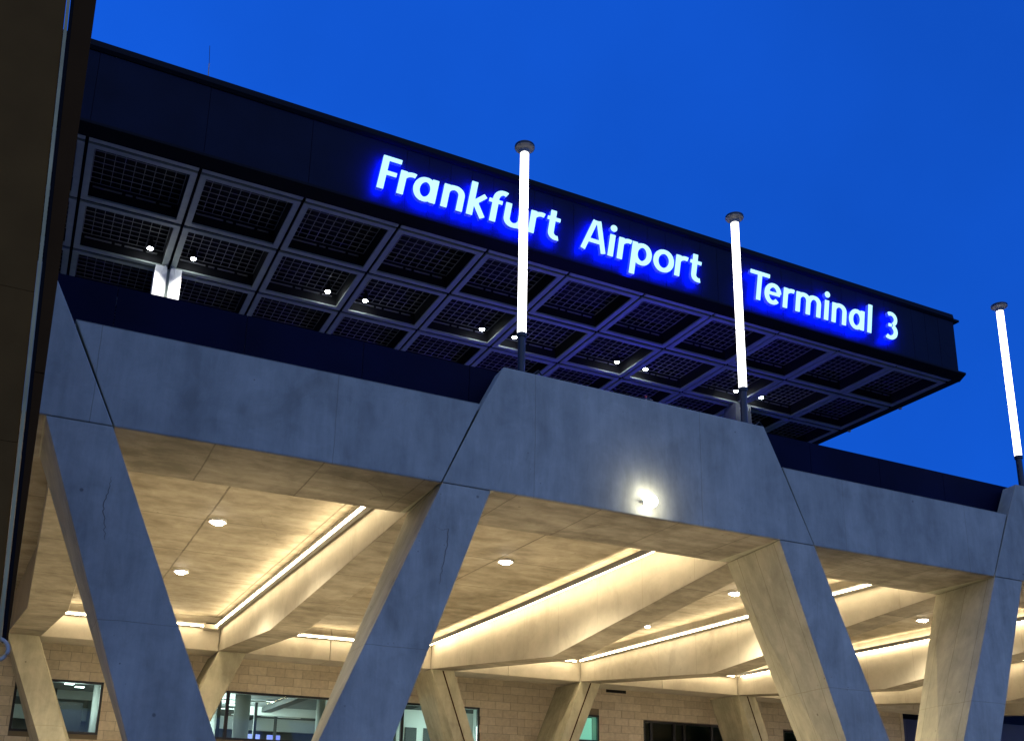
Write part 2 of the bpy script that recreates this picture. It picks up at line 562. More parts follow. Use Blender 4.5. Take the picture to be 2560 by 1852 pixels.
# ribs from the front legs to the back legs, deepest near the middle
KINK = {0: (32.9, 5.87), 1: (32.7, 5.85), 2: (30.1, 5.40), 3: (31.3, 5.56)}
for k in range(-1, 8):
    if k == 7: continue
    ky, kz = KINK.get(k, (31.4, 5.6))
    xf, xb = xback(k), BACKX[k]
    if k == 3: xf = 23.85
    if k == 2: xf = 16.23
    if k == 1: xf = 7.34
    if k == 0: xf = 0.12
    rings = []
    for y, z in ((YB - 0.05, ZB + 0.004), (ky, kz), (41.38, 6.372)):
        t = (y - YB) / (41.4 - YB)
        x = xf + (xb - xf) * t if k != 0 else (0.14 if y < 40 else xb)
        w = 1.09 + 0.05 * t
        top_off = 0.0
        rings.append([(x, y, z), (x + w, y, z), (x + w + top_off, y, ZC + 0.1), (x - top_off, y, ZC + 0.1)])
    b = MB()
    b.loft(rings)
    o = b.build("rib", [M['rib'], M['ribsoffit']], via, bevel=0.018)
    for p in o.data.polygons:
        if p.normal.z < -0.8: p.material_index = 1  # form-stripped underside; its darker colour also holds the shading break below the sides

# back beams between the back legs
for k in range(-1, 6):
    a, c = BACKX[k], BACKX[k + 1]
    for (s, e) in ((a + 0.01, (a + c) / 2 - 0.012), ((a + c) / 2 + 0.012, c - 0.01)):
        b = MB()
        b.box(s, e, 41.42, 43.1, 6.375, ZC + 0.1)
        b.build("back_beam", M['rib'], via, bevel=0.018)
# ceiling slab / upper deck
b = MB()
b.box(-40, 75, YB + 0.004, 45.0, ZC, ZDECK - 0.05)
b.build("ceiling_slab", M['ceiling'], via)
b = MB()
b.box(-40, 75, YB + 0.01, 70, ZDECK - 0.045, ZDECK)
b.build("upper_deck", M['ground'], via)
# navy parapet behind the upstands
b = MB()
x = -40.0
while x < 74:
    b.box(x + 0.006, x + 2.394, 18.62, 18.70, ZDECK - 0.3, 9.52)
    x += 2.4
o = b.build("parapet", M['navy'], via)
b = MB()
b.box(-40, 75, 18.56, 18.76, ZDECK - 0.4, 8.36)
b.build("parapet_kerb", M['lipmetal'], via)

# ------------------------------------------------------------------ stone-clad building behind
YW = 45.0
bld = thing("stone_building", "beige stone block building with lit windows behind the viaduct columns", "building", (20, YW, -H))
WIN = [  # x0, x1, z0, z1, mullions
    (0.18, 3.44, 3.12, 5.23, [1.15]),
    (6.9, 13.05, 3.18, 5.25, [8.5]),
    (14.6, 20.42, 2.6, 5.27, [16.5]),
    (24.9, 27.12, 3.95, 5.29, [25.6]),
    (29.82, 35.6, 2.6, 5.19, [30.3, 31.75, 32.4, 34.22]),
    (39.14, 42.6, 2.6, 5.16, [40.4]),
]
# walling core with holes
xs = sorted(set([-30, 48.2] + [w[0] for w in WIN] + [w[1] for w in WIN]))
b = MB()
for x0, x1 in zip(xs[:-1], xs[1:]):
    w = [w for w in WIN if w[0] <= x0 and w[1] >= x1]
    if w:
        b.box(x0, x1, YW + 0.03, YW + 0.35, -H, w[0][2])
        b.box(x0, x1, YW + 0.03, YW + 0.35, w[0][3], 7.6)
    else:
        b.box(x0, x1, YW + 0.03, YW + 0.35, -H, 7.6)
b.build("wall_core", M['mortar'], bld)
CH, CW = 0.385, 0.80
far = MB()
blocks = []
ci = 0
z = 5.235 - 11 * CH
while z < 7.4:
    off = (0.0 if ci % 2 else CW / 2) + 0.33
    x = -12 - off
    while x < 48.2:
        spans = [(max(x, -12), min(x + CW, 48.2))]
        for w in WIN:
            if z + CH > w[2] + 0.05 and z < w[3] - 0.05:
                ns = []
                for a, c in spans:
                    if c <= w[0] or a >= w[1]: ns.append((a, c))
                    else:
                        if a < w[0]: ns.append((a, w[0]))
                        if c > w[1]: ns.append((w[1], c))
                spans = ns
        for a, c in spans:
            if c - a > 0.06: blocks.append((a, c, z, z + CH))
        x += CW
    z += CH
    ci += 1
GAP = 0.006
def blk(b, a, c, z0, z1, mi=0):
    p = random.uniform(-0.004, 0.004)
    b.box(a + GAP, c - GAP, YW + p, YW + 0.04, z0 + GAP, z1 - GAP, mi)
def score(q):
    x, zc = (q[0] + q[1]) / 2, (q[2] + q[3]) / 2
    p = Vector((x, YW, zc))
    d = p.dot(F)
    px, py = 1292.45 + 2533.7 * p.dot(R) / d, 1326.93 - 2533.7 * p.dot(U) / d
    vis = -20 < px < 2580 and py < 1862 and zc < 6.72
    hid = False
    for k in range(0, 5):     # behind a front leg as seen from the photograph
        l, r = leg_edges(*LEGS[k], ZB - zc * YF / YW)
        xx = x * YF / YW
        if l + 0.15 < xx < r - 0.15: hid = True
    return (0 if vis and not hid else 1000) + d
order = sorted(blocks, key=score)
for q in order[:290]:
    b = MB()
    blk(b, *q)
    b.build("block", random.choice(M['stone']), bld)
for q in order[290:]:
    blk(far, *q, mi=random.randrange(4))
tag(far.build("block_course", M['stone'], bld), kind="stuff")
# ventilation slot
b = MB()
b.box(27.55, 28.75, YW - 0.03, YW + 0.02, 6.50, 6.70)
b.build("vent", M['coffer'], bld)
def window(x0, x1, z0, z1, mull):
    f = MB()
    t = 0.09
    y0, y1 = YW - 0.015, YW + 0.16
    f.box(x0, x1, y0, y1, z1 - t, z1); f.box(x0, x1, y0, y1, z0, z0 + t)
    f.box(x0, x0 + t, y0, y1, z0 + t, z1 - t); f.box(x1 - t, x1, y0, y1, z0 + t, z1 - t)
    o = f.build("window", M['blackframe'], bld)
    e = [x0 + t] + mull + [x1 - t]
    for mx in mull:
        mm = MB(); mm.box(mx - 0.07, mx + 0.07, YW + 0.0, YW + 0.14, z0 + t, z1 - t)
        mm.build("mullion", M['blackframe'], o)
    for a, c in zip(e[:-1], e[1:]):
        p = MB()
        p.box(a + 0.005, c - 0.005, YW + 0.07, YW + 0.09, z0 + t, z1 - t)
        p.build("pane", M['glass'], o)
    # white inner reveal
    r = MB()
    r.box(x0 + 0.05, x1 - 0.05, YW + 0.18, YW + 0.55, z1 - 0.06, z1 + 0.05)
    r.box(x0 + 0.02, x0 + 0.08, YW + 0.18, YW + 0.55, z0, z1 - 0.07)
    r.box(x1 - 0.08, x1 - 0.02, YW + 0.18, YW + 0.55, z0, z1 - 0.07)
    r.build("reveal", M['inwhite'], o)
for w in WIN: window(*w)
# the hall seen through the windows
b = MB()
b.box(-6, 48, YW + 0.36, 70, 5.75, 5.9)
b.build("hall_ceiling", M['ingrey'], bld)
b = MB(); b.box(-6, 48, 66, 66.2, -H, 5.75); b.build("hall_back_wall", M['ingrey'], bld)
b = MB(); b.box(-6, 48, YW + 0.36, 66, 0.9, 1.0); b.build("hall_floor", M['ingrey'], bld)
for x in (-6.2, 23.6, 29.0, 48.0):
    b = MB(); b.box(x, x + 0.15, YW + 0.36, 66, 1.0, 5.75); b.build("hall_partition", M['inwhite'] if x < 28 else M['indark'], bld)
for x, y, w in ((3.55, 48.2, 0.5), (10.25, 50.5, 0.75), (10.0, 58, 0.8), (14.3, 50.5, 0.75), (7.1, 58, 0.8), (20.6, 52, 0.7), (4.2, 58, 0.8), (17.6, 61, 0.8)):
    b = MB()
    b.lathe(x, y, [(w / 2, 1.0), (w / 2, 5.745)], 20)
    b.build("hall_pillar", M['inwhite'], bld, smooth=True)
# white bulkheads and dark ducts under the hall ceiling
for x0, x1, y, z in ((-5.5, 9.5, 53.5, 5.35), (11.2, 23.4, 55.5, 5.3), (-5.5, 23.4, 62, 5.0)):
    b = MB(); b.box(x0, x1, y, y + 0.35, z, 5.745); b.build("bulkhead", M['inwhite'], bld)
for x in (5.5, 12.3, 18.5, 21.5):
    b = MB(); b.box(x, x + 0.5, YW + 1.0, 64, 5.45, 5.70); b.build("duct", M['indark'], bld)
b = MB(); b.box(0.9, 3.0, 49.0, 49.12, 1.0, 4.75); b.build("hall_partition", M['indark'], bld)
b = MB(); b.box(16.9, 23.4, 49.5, 49.65, 1.0, 5.45); b.build("hall_partition", M['inwhite'], bld)
for x in (17.2, 18.3, 19.3):
    b = MB(); b.box(x, x + 0.62, 49.42, 49.48, 1.0, 4.55); b.build("hall_door", M['indark'], bld)
for x, y in ((9.2, 51), (11.4, 53), (13.4, 57), (12.2, 60), (9.8, 62), (1.9, 53), (19.9, 54)):
    b = MB(); b.box(x, x + 0.14, y, y + 0.14, 1.0, 5.745); b.build("hall_post", M['indark'], bld)
for x0, x1, y in ((8.9, 12.0, 52), (9.5, 13.5, 56.5), (11.5, 15.5, 59.5), (8.0, 12.0, 61)):
    b = MB(); b.box(x0, x1, y, y + 0.12, 5.60, 5.66); b.build("hall_rail", M['inwhite'], bld)
for x0, x1, z0 in ((10.2, 12.0, 1.0), (12.4, 14.8, 1.0)):
    b = MB(); b.box(x0, x1, 61.5, 62, z0, 4.45); b.build("kiosk", M['indark'], bld)
# teal sheets, glow put into the material, where two windows look lit
b = MB(); b.box(24.95, 27.05, YW + 0.6, YW + 0.63, 3.9, 5.2); b.build("glow_sheet", M['teal'], bld)
b = MB(); b.box(41.0, 42.6, YW + 0.7, YW + 0.73, 2.6, 4.35); b.build("glow_sheet", M['teal'], bld)

spots = [(9.6, 47.6), (8.7, 50.2), (2.75, 47.2), (2.4, 50.4), (2.9, 51.4), (12.0, 52.5), (10.6, 55), (14.8, 56.5), (6.0, 53), (18.2, 47.4), (20.0, 48.3), (12.6, 60), (8.4, 61)]
hall_labels = ["near lamp left of centre in the wide lit window", "second lamp left of centre in the wide lit window", "nearest lamp in the leftmost window",
    "middle lamp in the leftmost window", "rear lamp of the three in the leftmost window", "lamp right of the white pillar in the wide window", "lamp beyond the white pillar in the wide window",
    "rightmost far lamp in the wide window", "far lamp at the left end of the wide window", "near lamp in the pale window by the second back column", "rear lamp in the pale window by the second back column",
    "farthest right lamp above the blue screens", "farthest lamp left of the blue screens"]
for i, (x, y) in enumerate(spots):
    t = thing("hall_light", hall_labels[i], "ceiling light", (x, y, 5.7), "ceiling lamps inside the hall")
    b = MB(); b.box(x - 0.22, x + 0.22, y - 0.22, y + 0.22, 5.70, 5.748); b.build("housing", M['housing'], t)
    b = MB(); b.box(x - 0.19, x + 0.19, y - 0.19, y + 0.19, 5.685, 5.699); b.build("lens", M['roomlamp'], t)
for i, (x, lab) in enumerate(((12.7, "left blue display screen low in the wide lit window"), (13.85, "right blue display screen low in the wide lit window"))):
    y = 58.9
    t = thing("display_screen", lab, "screen", (x, y, 3.95), "blue screens inside the hall")
    b = MB(); b.box(x - 0.40, x + 0.40, y, y + 0.1, 3.92, 4.56); b.build("casing", M['indark'], t)
    b = MB(); b.box(x - 0.38, x + 0.38, y - 0.012, y - 0.004, 3.95, 4.54); b.build("panel", M['screen'], t)
    b = MB()
    for j in range(3): b.box(x - 0.05, x + 0.32 - 0.1 * j, y - 0.02, y - 0.014, 4.02 + j * 0.16, 4.10 + j * 0.16)
    b.build("text_rows", M['screenw'], t)
lamp('POINT', "hall_glow", (10, 54, 4.6), 1100, (0.86, 1.0, 0.95), bld, size=1.0)
lamp('POINT', "hall_glow", (19.5, 47.6, 4.2), 160, (0.80, 1.0, 0.93), bld, size=0.5)
lamp('POINT', "hall_glow", (2.4, 47.2, 4.6), 80, (0.86, 1.0, 0.95), bld, size=0.5)

# blue metal wing right of the stone
t = thing("blue_wing", "dark blue metal panelled wall at right end of stone building", "wall", (52, YW, -H))
for x0, x1 in ((48.55, 49.25), (49.27, 49.97), (49.99, 50.7), (50.72, 52.5), (52.52, 54.3), (54.32, 56.2)):
    b = MB(); b.box(x0, x1, YW + 0.5, YW + 0.6, -H, 6.4); b.build("panel", M['bluewall'], t)
b = MB(); b.box(48.2, 48.42, YW - 0.05, YW + 0.7, -H, 6.9); b.build("edge_post", M['stone'][0], t)
b = MB(); b.box(48.45, 56.2, YW + 0.2, YW + 0.7, 6.42, 7.0); b.build("head_trim", M['lipmetal'], t)
b = MB(); b.box(56.3, 75, YW + 0.4, YW + 0.6, -H, 6.6); b.build("grey_panel", M['greywall'], t)

# ------------------------------------------------------------------ lights under the viaduct
def led_strip(name_label, pts, flip=1):
    """channel housing with a glowing tube, along pts (under the ceiling)"""
    t = thing("linear_light", name_label, "strip light", pts[0], "linear LED lights under the viaduct ceiling")
    P = [Vector(p) for p in pts]
    h = MB()
    off = []
    for a, c in zip(P[:-1], P[1:]):
        d = (c - a).normalized()
        s = Vector((d.y, -d.x, 0))
        off.append(s)
        q = [(-0.03, 0.0), (0.09, -0.03), (0.09, 0.13), (-0.03, 0.13)]
        h.loft([[a + s * u * flip + Vector((0, 0, w)) for u, w in q], [c + s * u * flip + Vector((0, 0, w)) for u, w in q]])
        if flip < 0:
            q = [(0.15, -0.02), (0.165, -0.02), (0.165, 0.07), (0.15, 0.07)]
            h.loft([[a - s * u + Vector((0, 0, w)) for u, w in q], [c - s * u + Vector((0, 0, w)) for u, w in q]])
    h.build("housing", M['housing'], t)
    b = MB()
    off.append(off[-1])
    b.tube([p - s * 0.075 * flip + Vector((0, 0, 0.03)) for p, s in zip(P, off)], 0.032, 8)
    b.build("tube", M['led'], t, smooth=True)
    return t
names = {1: "long glowing strip light beside the left concrete rib", 2: "long bent strip light beside the middle concrete rib",
         3: "strip light beside the rib behind the right splayed column", 4: "thin strip light beside the far right rib", 5: "strip light beside the rib at the right picture edge", 6: "farthest strip light beside the last rib"}
led_strip(names[1], [(7.17, 21.0, 7.28), (7.10, 41.0, 7.28)])
led_strip(names[2], [(15.55, 21.0, 7.36), (15.92, 31.9, 7.34), (16.08, 41.0, 7.34)], -1)
led_strip(names[3], [(23.68, 21.0, 7.28), (23.78, 41.0, 7.26)])
led_strip(names[4], [(32.3, 21.0, 7.28), (33.0, 41.0, 7.26)], -1)
led_strip(names[5], [(39.9, 21.0, 7.28), (40.6, 41.0, 7.26)])
bn = ["strip light over the back beam behind the left column", "strip light over the back beam of the second bay",
      "strip light over the back beam of the third bay", "strip light over the back beam of the fourth bay", "strip light over the back beam of the fifth bay"]
for k in range(0, 5):
    a, c = BACKX[k] + 1.3, BACKX[k + 1] - 0.35
    if k == 0: c = 6.55
    led_strip(bn[k], [(c, 41.28, 7.26), (a, 41.28, 7.26)])
dlab = ["front round downlight in the left bay ceiling", "rear round downlight in the left bay ceiling", "round downlight in the middle bay ceiling",
        "larger round downlight left of the right splayed column", "small far downlight above the third strip light", "round downlight left of the right pale column", "round downlight at the right picture edge"]
for (x, y), lab in zip([(4.42, 27.2), (4.48, 33.7), (13.09, 27.2), (21.86, 27.2), (22.66, 33.8), (30.9, 27.3), (44.75, 33.65)], dlab):
    r = 0.19 if "small" not in lab else 0.10
    t = thing("downlight", lab, "ceiling light", (x, y, ZC), "round downlights in the viaduct ceiling")
    b = MB(); b.lathe(x, y, [(r + 0.05, ZC - 0.07), (r + 0.05, ZC)], 20); b.build("housing", M['white'], t, smooth=False)
    b = MB(); b.lathe(x, y, [(0.02, ZC - 0.13), (r * 0.7, ZC - 0.115), (r, ZC - 0.075)], 20); b.build("lens", M['down'] if r > 0.15 else M['flood'], t, smooth=True)
    lamp('SPOT', "downlight_beam", (x, y, ZC - 0.16), 60 if r < 0.15 else 8600, (1.0, 0.85, 0.57), t, size=0.15, spot=math.radians(150), direction=(0, 0, -1))
# junction box at the left rib
t = thing("junction_box", "small pale junction box beside the left strip light end", "junction box", (6.85, 41.2, 7.2))
b = MB(); b.box(6.55, 7.12, 41.05, 41.38, 7.18, 7.42); b.build("case", M['rib'], t, bevel=0.015)
b = MB(); b.box(6.62, 7.02, 41.00, 41.05, 7.36, 7.40); b.build("slot", M['black'], t)

# ------------------------------------------------------------------ floodlight on the front beam
t = thing("floodlight", "bright floodlight on the front of the middle raised beam", "floodlight", (12.12, 17.9, 6.84))
b = MB(); b.box(12.08, 12.16, 17.93, 18.0, 6.80, 6.92); b.build("bracket", M['black'], t)
b = MB()
b.loft([[(11.97, 17.93, 6.79), (12.27, 17.93, 6.79), (12.27, 17.93, 6.95), (11.97, 17.93, 6.95)],
        [(11.95, 17.87, 6.76), (12.29, 17.87, 6.76), (12.29, 17.87, 6.97), (11.95, 17.87, 6.97)]])
b.build("case", M['housing'], t, bevel=0.01)
b = MB()
b.loft([[(12.12 + 0.15 * r_ * math.cos(q), 17.868 - d_, 6.865 + 0.13 * r_ * math.sin(q)) for q in [math.pi * 2 * k_ / 20 for k_ in range(20)]] for r_, d_ in ((1.15, 0), (1.05, 0.07), (0.7, 0.12), (0.05, 0.14))])
b.build("lens", M['flood'], t, smooth=True)

# ------------------------------------------------------------------ light masts on the raised beams
def mast():
    x, y = 0, 0
    t = thing("light_mast", "left", "light mast", (0, 0, ZTOP - H), "tubular light masts on the raised beams")
    z = ZTOP - H
    b = MB(); b.lathe(0, 0, [(0.16, z), (0.16, z + 0.05), (0.085, z + 0.06), (0.085, z + 1.02)], 20); b.build("pole", M['pole'], t, smooth=False)
    b = MB(); b.lathe(0, 0, [(0.1, z + 1.02), (0.1, z + 5.70)], 24); b.build("light_tube", M['tube'], t, smooth=True)
    for zz in (1.02, 2.6, 4.15):
        b = MB(); b.lathe(0, 0, [(0.1015, z + zz - 0.012), (0.1015, z + zz + 0.012)], 24); b.build("seam_ring", M['housing'], t)
    b = MB(); b.lathe(0, 0, [(0.112, z + 0.94), (0.112, z + 1.02)], 24); b.build("collar", M['pole'], t)
    b = MB(); b.lathe(0, 0, [(0.103, z + 5.66), (0.13, z + 5.735), (0.20, z + 5.78), (0.228, z + 5.80), (0.228, z + 5.815)], 32); b.build("cap", M['cap'], t)
    b = MB(); b.lathe(0, 0, [(0.236, z + 5.816), (0.236, z + 5.862), (0.22, z + 5.872)], 32); b.build("cap_rim", M['pole'], t)
    b = MB(); b.tube([(0.2, -0.1, z + 0.02), (0.36, -0.12, z + 0.16), (0.5, -0.1, z + 0.03)], 0.02, 6); b.build("cable", M['pole'], t)
    return t
m0 = mast()
for i, (x, lab) in enumerate(((9.07, "left light mast, its glowing tube crossing the word Frankfurt"), (15.2, "middle light mast, its glowing tube between the second and third words"),
                              (25.17, "right light mast standing alone against the blue sky"))):
    o = m0 if i == 0 else copy_tree(m0)
    o.location = (x, 18.25, ZTOP)
    o["label"] = lab
for o in [c for c in COL.objects if c.name.startswith("light_mast")]:
    o.location.z = ZTOP + H
# small marker on the beam
t = thing("roof_marker", "tiny red tipped marker in a clear dome on the beam", "marker", (12.36, 18.3, ZTOP))
b = MB(); b.lathe(12.36, 18.3, [(0.022, ZTOP), (0.022, ZTOP + 0.16)], 10); b.build("stem", M['white'], t)
b = MB(); b.lathe(12.36, 18.3, [(0.026, ZTOP + 0.161), (0.03, ZTOP + 0.2), (0.02, ZTOP + 0.25)], 10); b.build("tip", M['red'], t)
b = MB(); b.lathe(12.36, 18.3, [(0.2, ZTOP), (0.19, ZTOP + 0.07), (0.15, ZTOP + 0.13), (0.08, ZTOP + 0.17), (0.01, ZTOP + 0.18)], 20); b.build("dome", M['glass'], t, smooth=True)

# ------------------------------------------------------------------ roof with the lit sign
S = 3.0
GX, GY, ZS = -0.157, 26.53, 17.65
ROWS = [0, 3.036, 6.12, 9.16, 12.2]
roof = thing("terminal_roof", "huge dark flat terminal roof with coffered metal soffit", "roof", (15, 40, 17.65))
FX1 = 32.85
b = MB()
b.box(-9.4, FX1 - 0.02, GY - 0.2, 64, ZS + 0.89, 20.2)
b.build("roof_deck", M['lipmetal'], roof)
# fascia panels
edges = [-9.3, -6.15, -3.15, -0.15, 2.83, 5.83, 8.83]
x = 8.83
while x + 0.745 < FX1 - 0.3:
    x += 0.745
    edges.append(x)
edges.append(FX1)
for a, c in zip(edges[:-1], edges[1:]):
    b = MB(); b.box(a + 0.006, c - 0.006, 26.0 + random.uniform(-0.004, 0.004), 26.2, 17.93, 20.14)
    b.build("fascia_panel", M['fascia'], roof)
b = MB(); b.box(-9.3, FX1, 26.07, 26.26, 17.9, 20.2); b.build("fascia_backing", M['black'], roof)
b = MB()
b.loft([[(-9.3, 26.3, ZS - 0.01), (-9.3, 25.94, 17.84), (-9.3, 25.94, 17.92), (-9.3, 26.3, 17.92)], [(FX1 + 0.35, 26.3, ZS - 0.01), (FX1 + 0.35, 25.94, 17.84), (FX1 + 0.35, 25.94, 17.92), (FX1 + 0.35, 26.3, 17.92)]])
b.build("gutter_lip", M['lipmetal'], roof)
b = MB()
b.loft([[(-9.3, 25.97, 20.15), (-9.3, 25.90, 20.24), (-9.3, 25.94, 20.45), (-9.3, 26.4, 20.47), (-9.3, 26.4, 20.15)], [(FX1 - 0.05, 25.97, 20.15), (FX1 - 0.05, 25.90, 20.24), (FX1 - 0.05, 25.94, 20.45), (FX1 - 0.05, 26.4, 20.47), (FX1 - 0.05, 26.4, 20.15)]])
b.box(FX1 - 0.045, FX1 + 0.28, 25.93, 64, 20.18, 20.27)
b.build("cornice", M['lipmetal'], roof)
# right end face
b = MB(); b.box(FX1 - 0.015, FX1 + 0.06, 26.21, 64, 17.93, 20.16); b.build("end_fascia", M['fascia'], roof)
b = MB(); b.box(FX1 - 0.1, FX1 + 0.3, 26.31, 64, ZS - 0.01, 17.92); b.build("end_lip", M['lipmetal'], roof)
for y in (29.4, 32.45, 35.5, 38.6):
    b = MB(); b.box(FX1 + 0.22, FX1 + 0.36, y - 0.05, y + 0.05, ZS - 0.06, ZS + 0.05); b.build("lip_bracket", M['steel'], roof)

# soffit panels: frame round a coffer with a hanging wire grille
JT = 0.045
def panel_proto():
    w = S / 2 - JT
    f = 0.225 - JT
    fr = MB()
    fr.box(-w, w, -w, -w + f, ZS, ZS + 0.06); fr.box(-w, w, w - f, w, ZS, ZS + 0.06)
    fr.box(-w, -w + f, -w + f, w - f, ZS, ZS + 0.06); fr.box(w - f, w, -w + f, w - f, ZS, ZS + 0.06)
    a = w - f
    co = MB()
    for p, q in (((-a, -a), (a, -a)), ((a, -a), (a, a)), ((a, a), (-a, a)), ((-a, a), (-a, -a))):
        co.face([(p[0], p[1], ZS + 0.061), (q[0], q[1], ZS + 0.061), (q[0], q[1], ZS + 0.86), (p[0], p[1], ZS + 0.86)])
    co.face([(-a, -a, ZS + 0.86), (a, -a, ZS + 0.86), (a, a, ZS + 0.86), (-a, a, ZS + 0.86)])
    gr = MB()
    zg = ZS + 0.52
    n = 9
    st = 2 * (a - 0.02) / n
    for i in range(n + 1):
        c = -a + 0.02 + i * st
        gr.box(c - 0.0075, c + 0.0075, -a + 0.01, a - 0.01, zg, zg + 0.03)
        gr.box(-a + 0.01, a - 0.01, c - 0.0075, c + 0.0075, zg - 0.004, zg + 0.016)
    bar = MB()
    for x0, x1 in ((-a + 0.1, -0.35), (-0.25, -0.05), (0.05, a - 0.65), (a - 0.55, a - 0.2)):
        bar.box(x0, x1, a - 0.09, a - 0.05, ZS + 0.34, ZS + 0.38)
    base = Vector((0, 0, ZS + H))
    return [m_.data(n_, mt, base) for m_, n_, mt in ((fr, "soffit_panel", M['frame']), (co, "coffer", M['coffer']), (gr, "grille", M['wire']), (bar, "light_bar", M['housing']))]
pf, pc, pg, pb = panel_proto()
ro = origin(roof)
def add_panel(x, y):
    o = bpy.data.objects.new("soffit_panel", pf)
    o.location = Vector((x, y, ZS + H)) - ro
    link(o, roof)
    for me in (pc, pg, pb):
        c = bpy.data.objects.new(me.name, me)
        link(c, o)
for j in range(4):
    for i in range(-3, 11):
        cx = GX + S * i + S / 2
        cy = GY + (ROWS[j] + ROWS[j + 1]) / 2
        if i == 10: cx -= 0.03
        add_panel(cx, cy)
b = MB()
for i in range(-3, 11):
    b.box(GX + S * i + JT, GX + S * (i + 1) - JT, 26.31, GY - JT, ZS, ZS + 0.05)
b.build("edge_strip", M['frame'], roof)
b = MB(); b.box(-9.2, FX1 - 0.1, 26.3, 39, ZS + 0.872, ZS + 0.882); b.build("joint_backing", M['coffer'], roof)
# lightning rod
t = thing("lightning_rod", "thin lightning rod on the roof edge against the sky", "lightning rod", (2.7, 26.1, 20.45))
b = MB(); b.tube([(2.72, 26.1, 20.45), (2.70, 26.1, 21.0)], 0.016, 6); b.build("base_rod", M['steel'], t)
b = MB(); b.tube([(2.70, 26.1, 21.0), (2.66, 26.1, 21.6)], 0.008, 6); b.build("tip_rod", M['pole'], t)

# roof columns: twin white plates with a slot, the far one's shade put into its colour
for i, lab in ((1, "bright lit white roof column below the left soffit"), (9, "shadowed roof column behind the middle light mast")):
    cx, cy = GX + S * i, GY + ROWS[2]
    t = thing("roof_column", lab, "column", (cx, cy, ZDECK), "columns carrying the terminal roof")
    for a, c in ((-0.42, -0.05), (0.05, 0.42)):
        b = MB(); b.box(cx + a, cx + c, cy - 0.4, cy + 0.4, ZDECK, ZS - 0.05); b.build("plate", M['white'] if i == 1 else M['whiteshade'], t, bevel=0.01)
    b = MB(); b.box(cx - 0.051, cx + 0.051, cy - 0.33, cy + 0.33, ZDECK, ZS - 0.1); b.build("core", M['frame'], t)
    for s in (-1, 1):
        b = MB(); b.tube([(cx + 0.1 * s, cy - 0.42, ZS - 0.02), (cx + 0.16 * s, cy - 0.5, ZS - 0.12), (cx + 0.22 * s, cy - 0.46, ZS - 0.34)], 0.02, 6)
        b.build("cable", M['white'], t)
# unseen blue box added on the deck to tint the soffit violet
t = thing("added_blue_box", "added unseen low blue light box on the deck behind the middle raised beam", "light box", (19.0, 28.2, ZDECK))
b = MB(); b.box(17.6, 20.4, 28.0, 28.4, ZDECK, ZDECK + 0.5); b.build("case", M['black'], t)
b = MB(); b.box(17.65, 20.35, 28.03, 28.37, ZDECK + 0.501, ZDECK + 0.53); b.build("lens", emit("added_blue_lens", (0.05, 0.035, 1.0), 170), t)
# spots in the soffit, in pairs beside the column lines
for i in (1, 3, 5, 7, 9):
    for s, sd in ((-0.23, "left"), (0.23, "right")):
        x, y, z = GX + S * (i + s), GY + S * 1.78, ZS + 0.28
        where = {1: "lit roof column", 3: "second soffit joint", 5: "left light mast", 7: "sign's middle word", 9: "middle light mast"}[i]
        t = thing("roof_spot", "small soffit spot, %s of the pair by the %s" % (sd, where), "spotlight", (x, y, z), "small spots in the roof soffit")
        b = MB(); b.lathe(x, y, [(0.10, z - 0.02), (0.11, z + 0.1), (0.06, z + 0.44)], 16); b.build("case", M['pole'], t)
        b = MB(); b.lathe(x, y, [(0.015, z - 0.075), (0.06, z - 0.06), (0.095, z - 0.021)], 16); b.build("lens", M['spot'], t, smooth=True)
        lamp('SPOT', "spot_beam", (x, y, z - 0.12), {1: 900, 3: 1500, 5: 1300, 7: 200, 9: 12}[i], (1.0, 0.99, 0.92), t, size=0.08, spot=math.radians(95), direction=(0, 0, -1))

# ------------------------------------------------------------------ sign letters (strokes -> outline -> raised letter)
CAP, XH, SW = 1.19, 0.85, 0.212
def seg(x0, y0, x1, y1, w=SW): return ('s', x0, y0, x1, y1, w)
def arc(cx, cy, rx, ry, a0, a1, w=SW, w2=None, n=40):
    out = []
    for i in range(n):
        a, c = math.radians(a0 + (a1 - a0) * i / n), math.radians(a0 + (a1 - a0) * (i + 1) / n)
        p, q = (cx + rx * math.cos(a), cy + ry * math.sin(a)), (cx + rx * math.cos(c), cy + ry * math.sin(c))
        e = 0.004
        d = math.hypot(q[0] - p[0], q[1] - p[1]) or 1
        ux, uy = (q[0] - p[0]) / d * e, (q[1] - p[1]) / d * e
        am = (a + c) / 2
        ww = w if w2 is None else w2 + (w - w2) * abs(math.cos(am))
        out.append(('s', p[0] - ux, p[1] - uy, q[0] + ux, q[1] + uy, ww))
    return out
h = SW / 2
TH = 0.165                     # thinner strokes across
def arch(x, w):               # stem at x, arch to the right stem
    r = w / 2 - h
    return [seg(x + h, 0, x + h, XH)] + arc(x + w / 2, XH - 0.30, r, 0.235, 180, 0, SW, TH) + [seg(x + w - h, 0, x + w - h, XH - 0.29)]
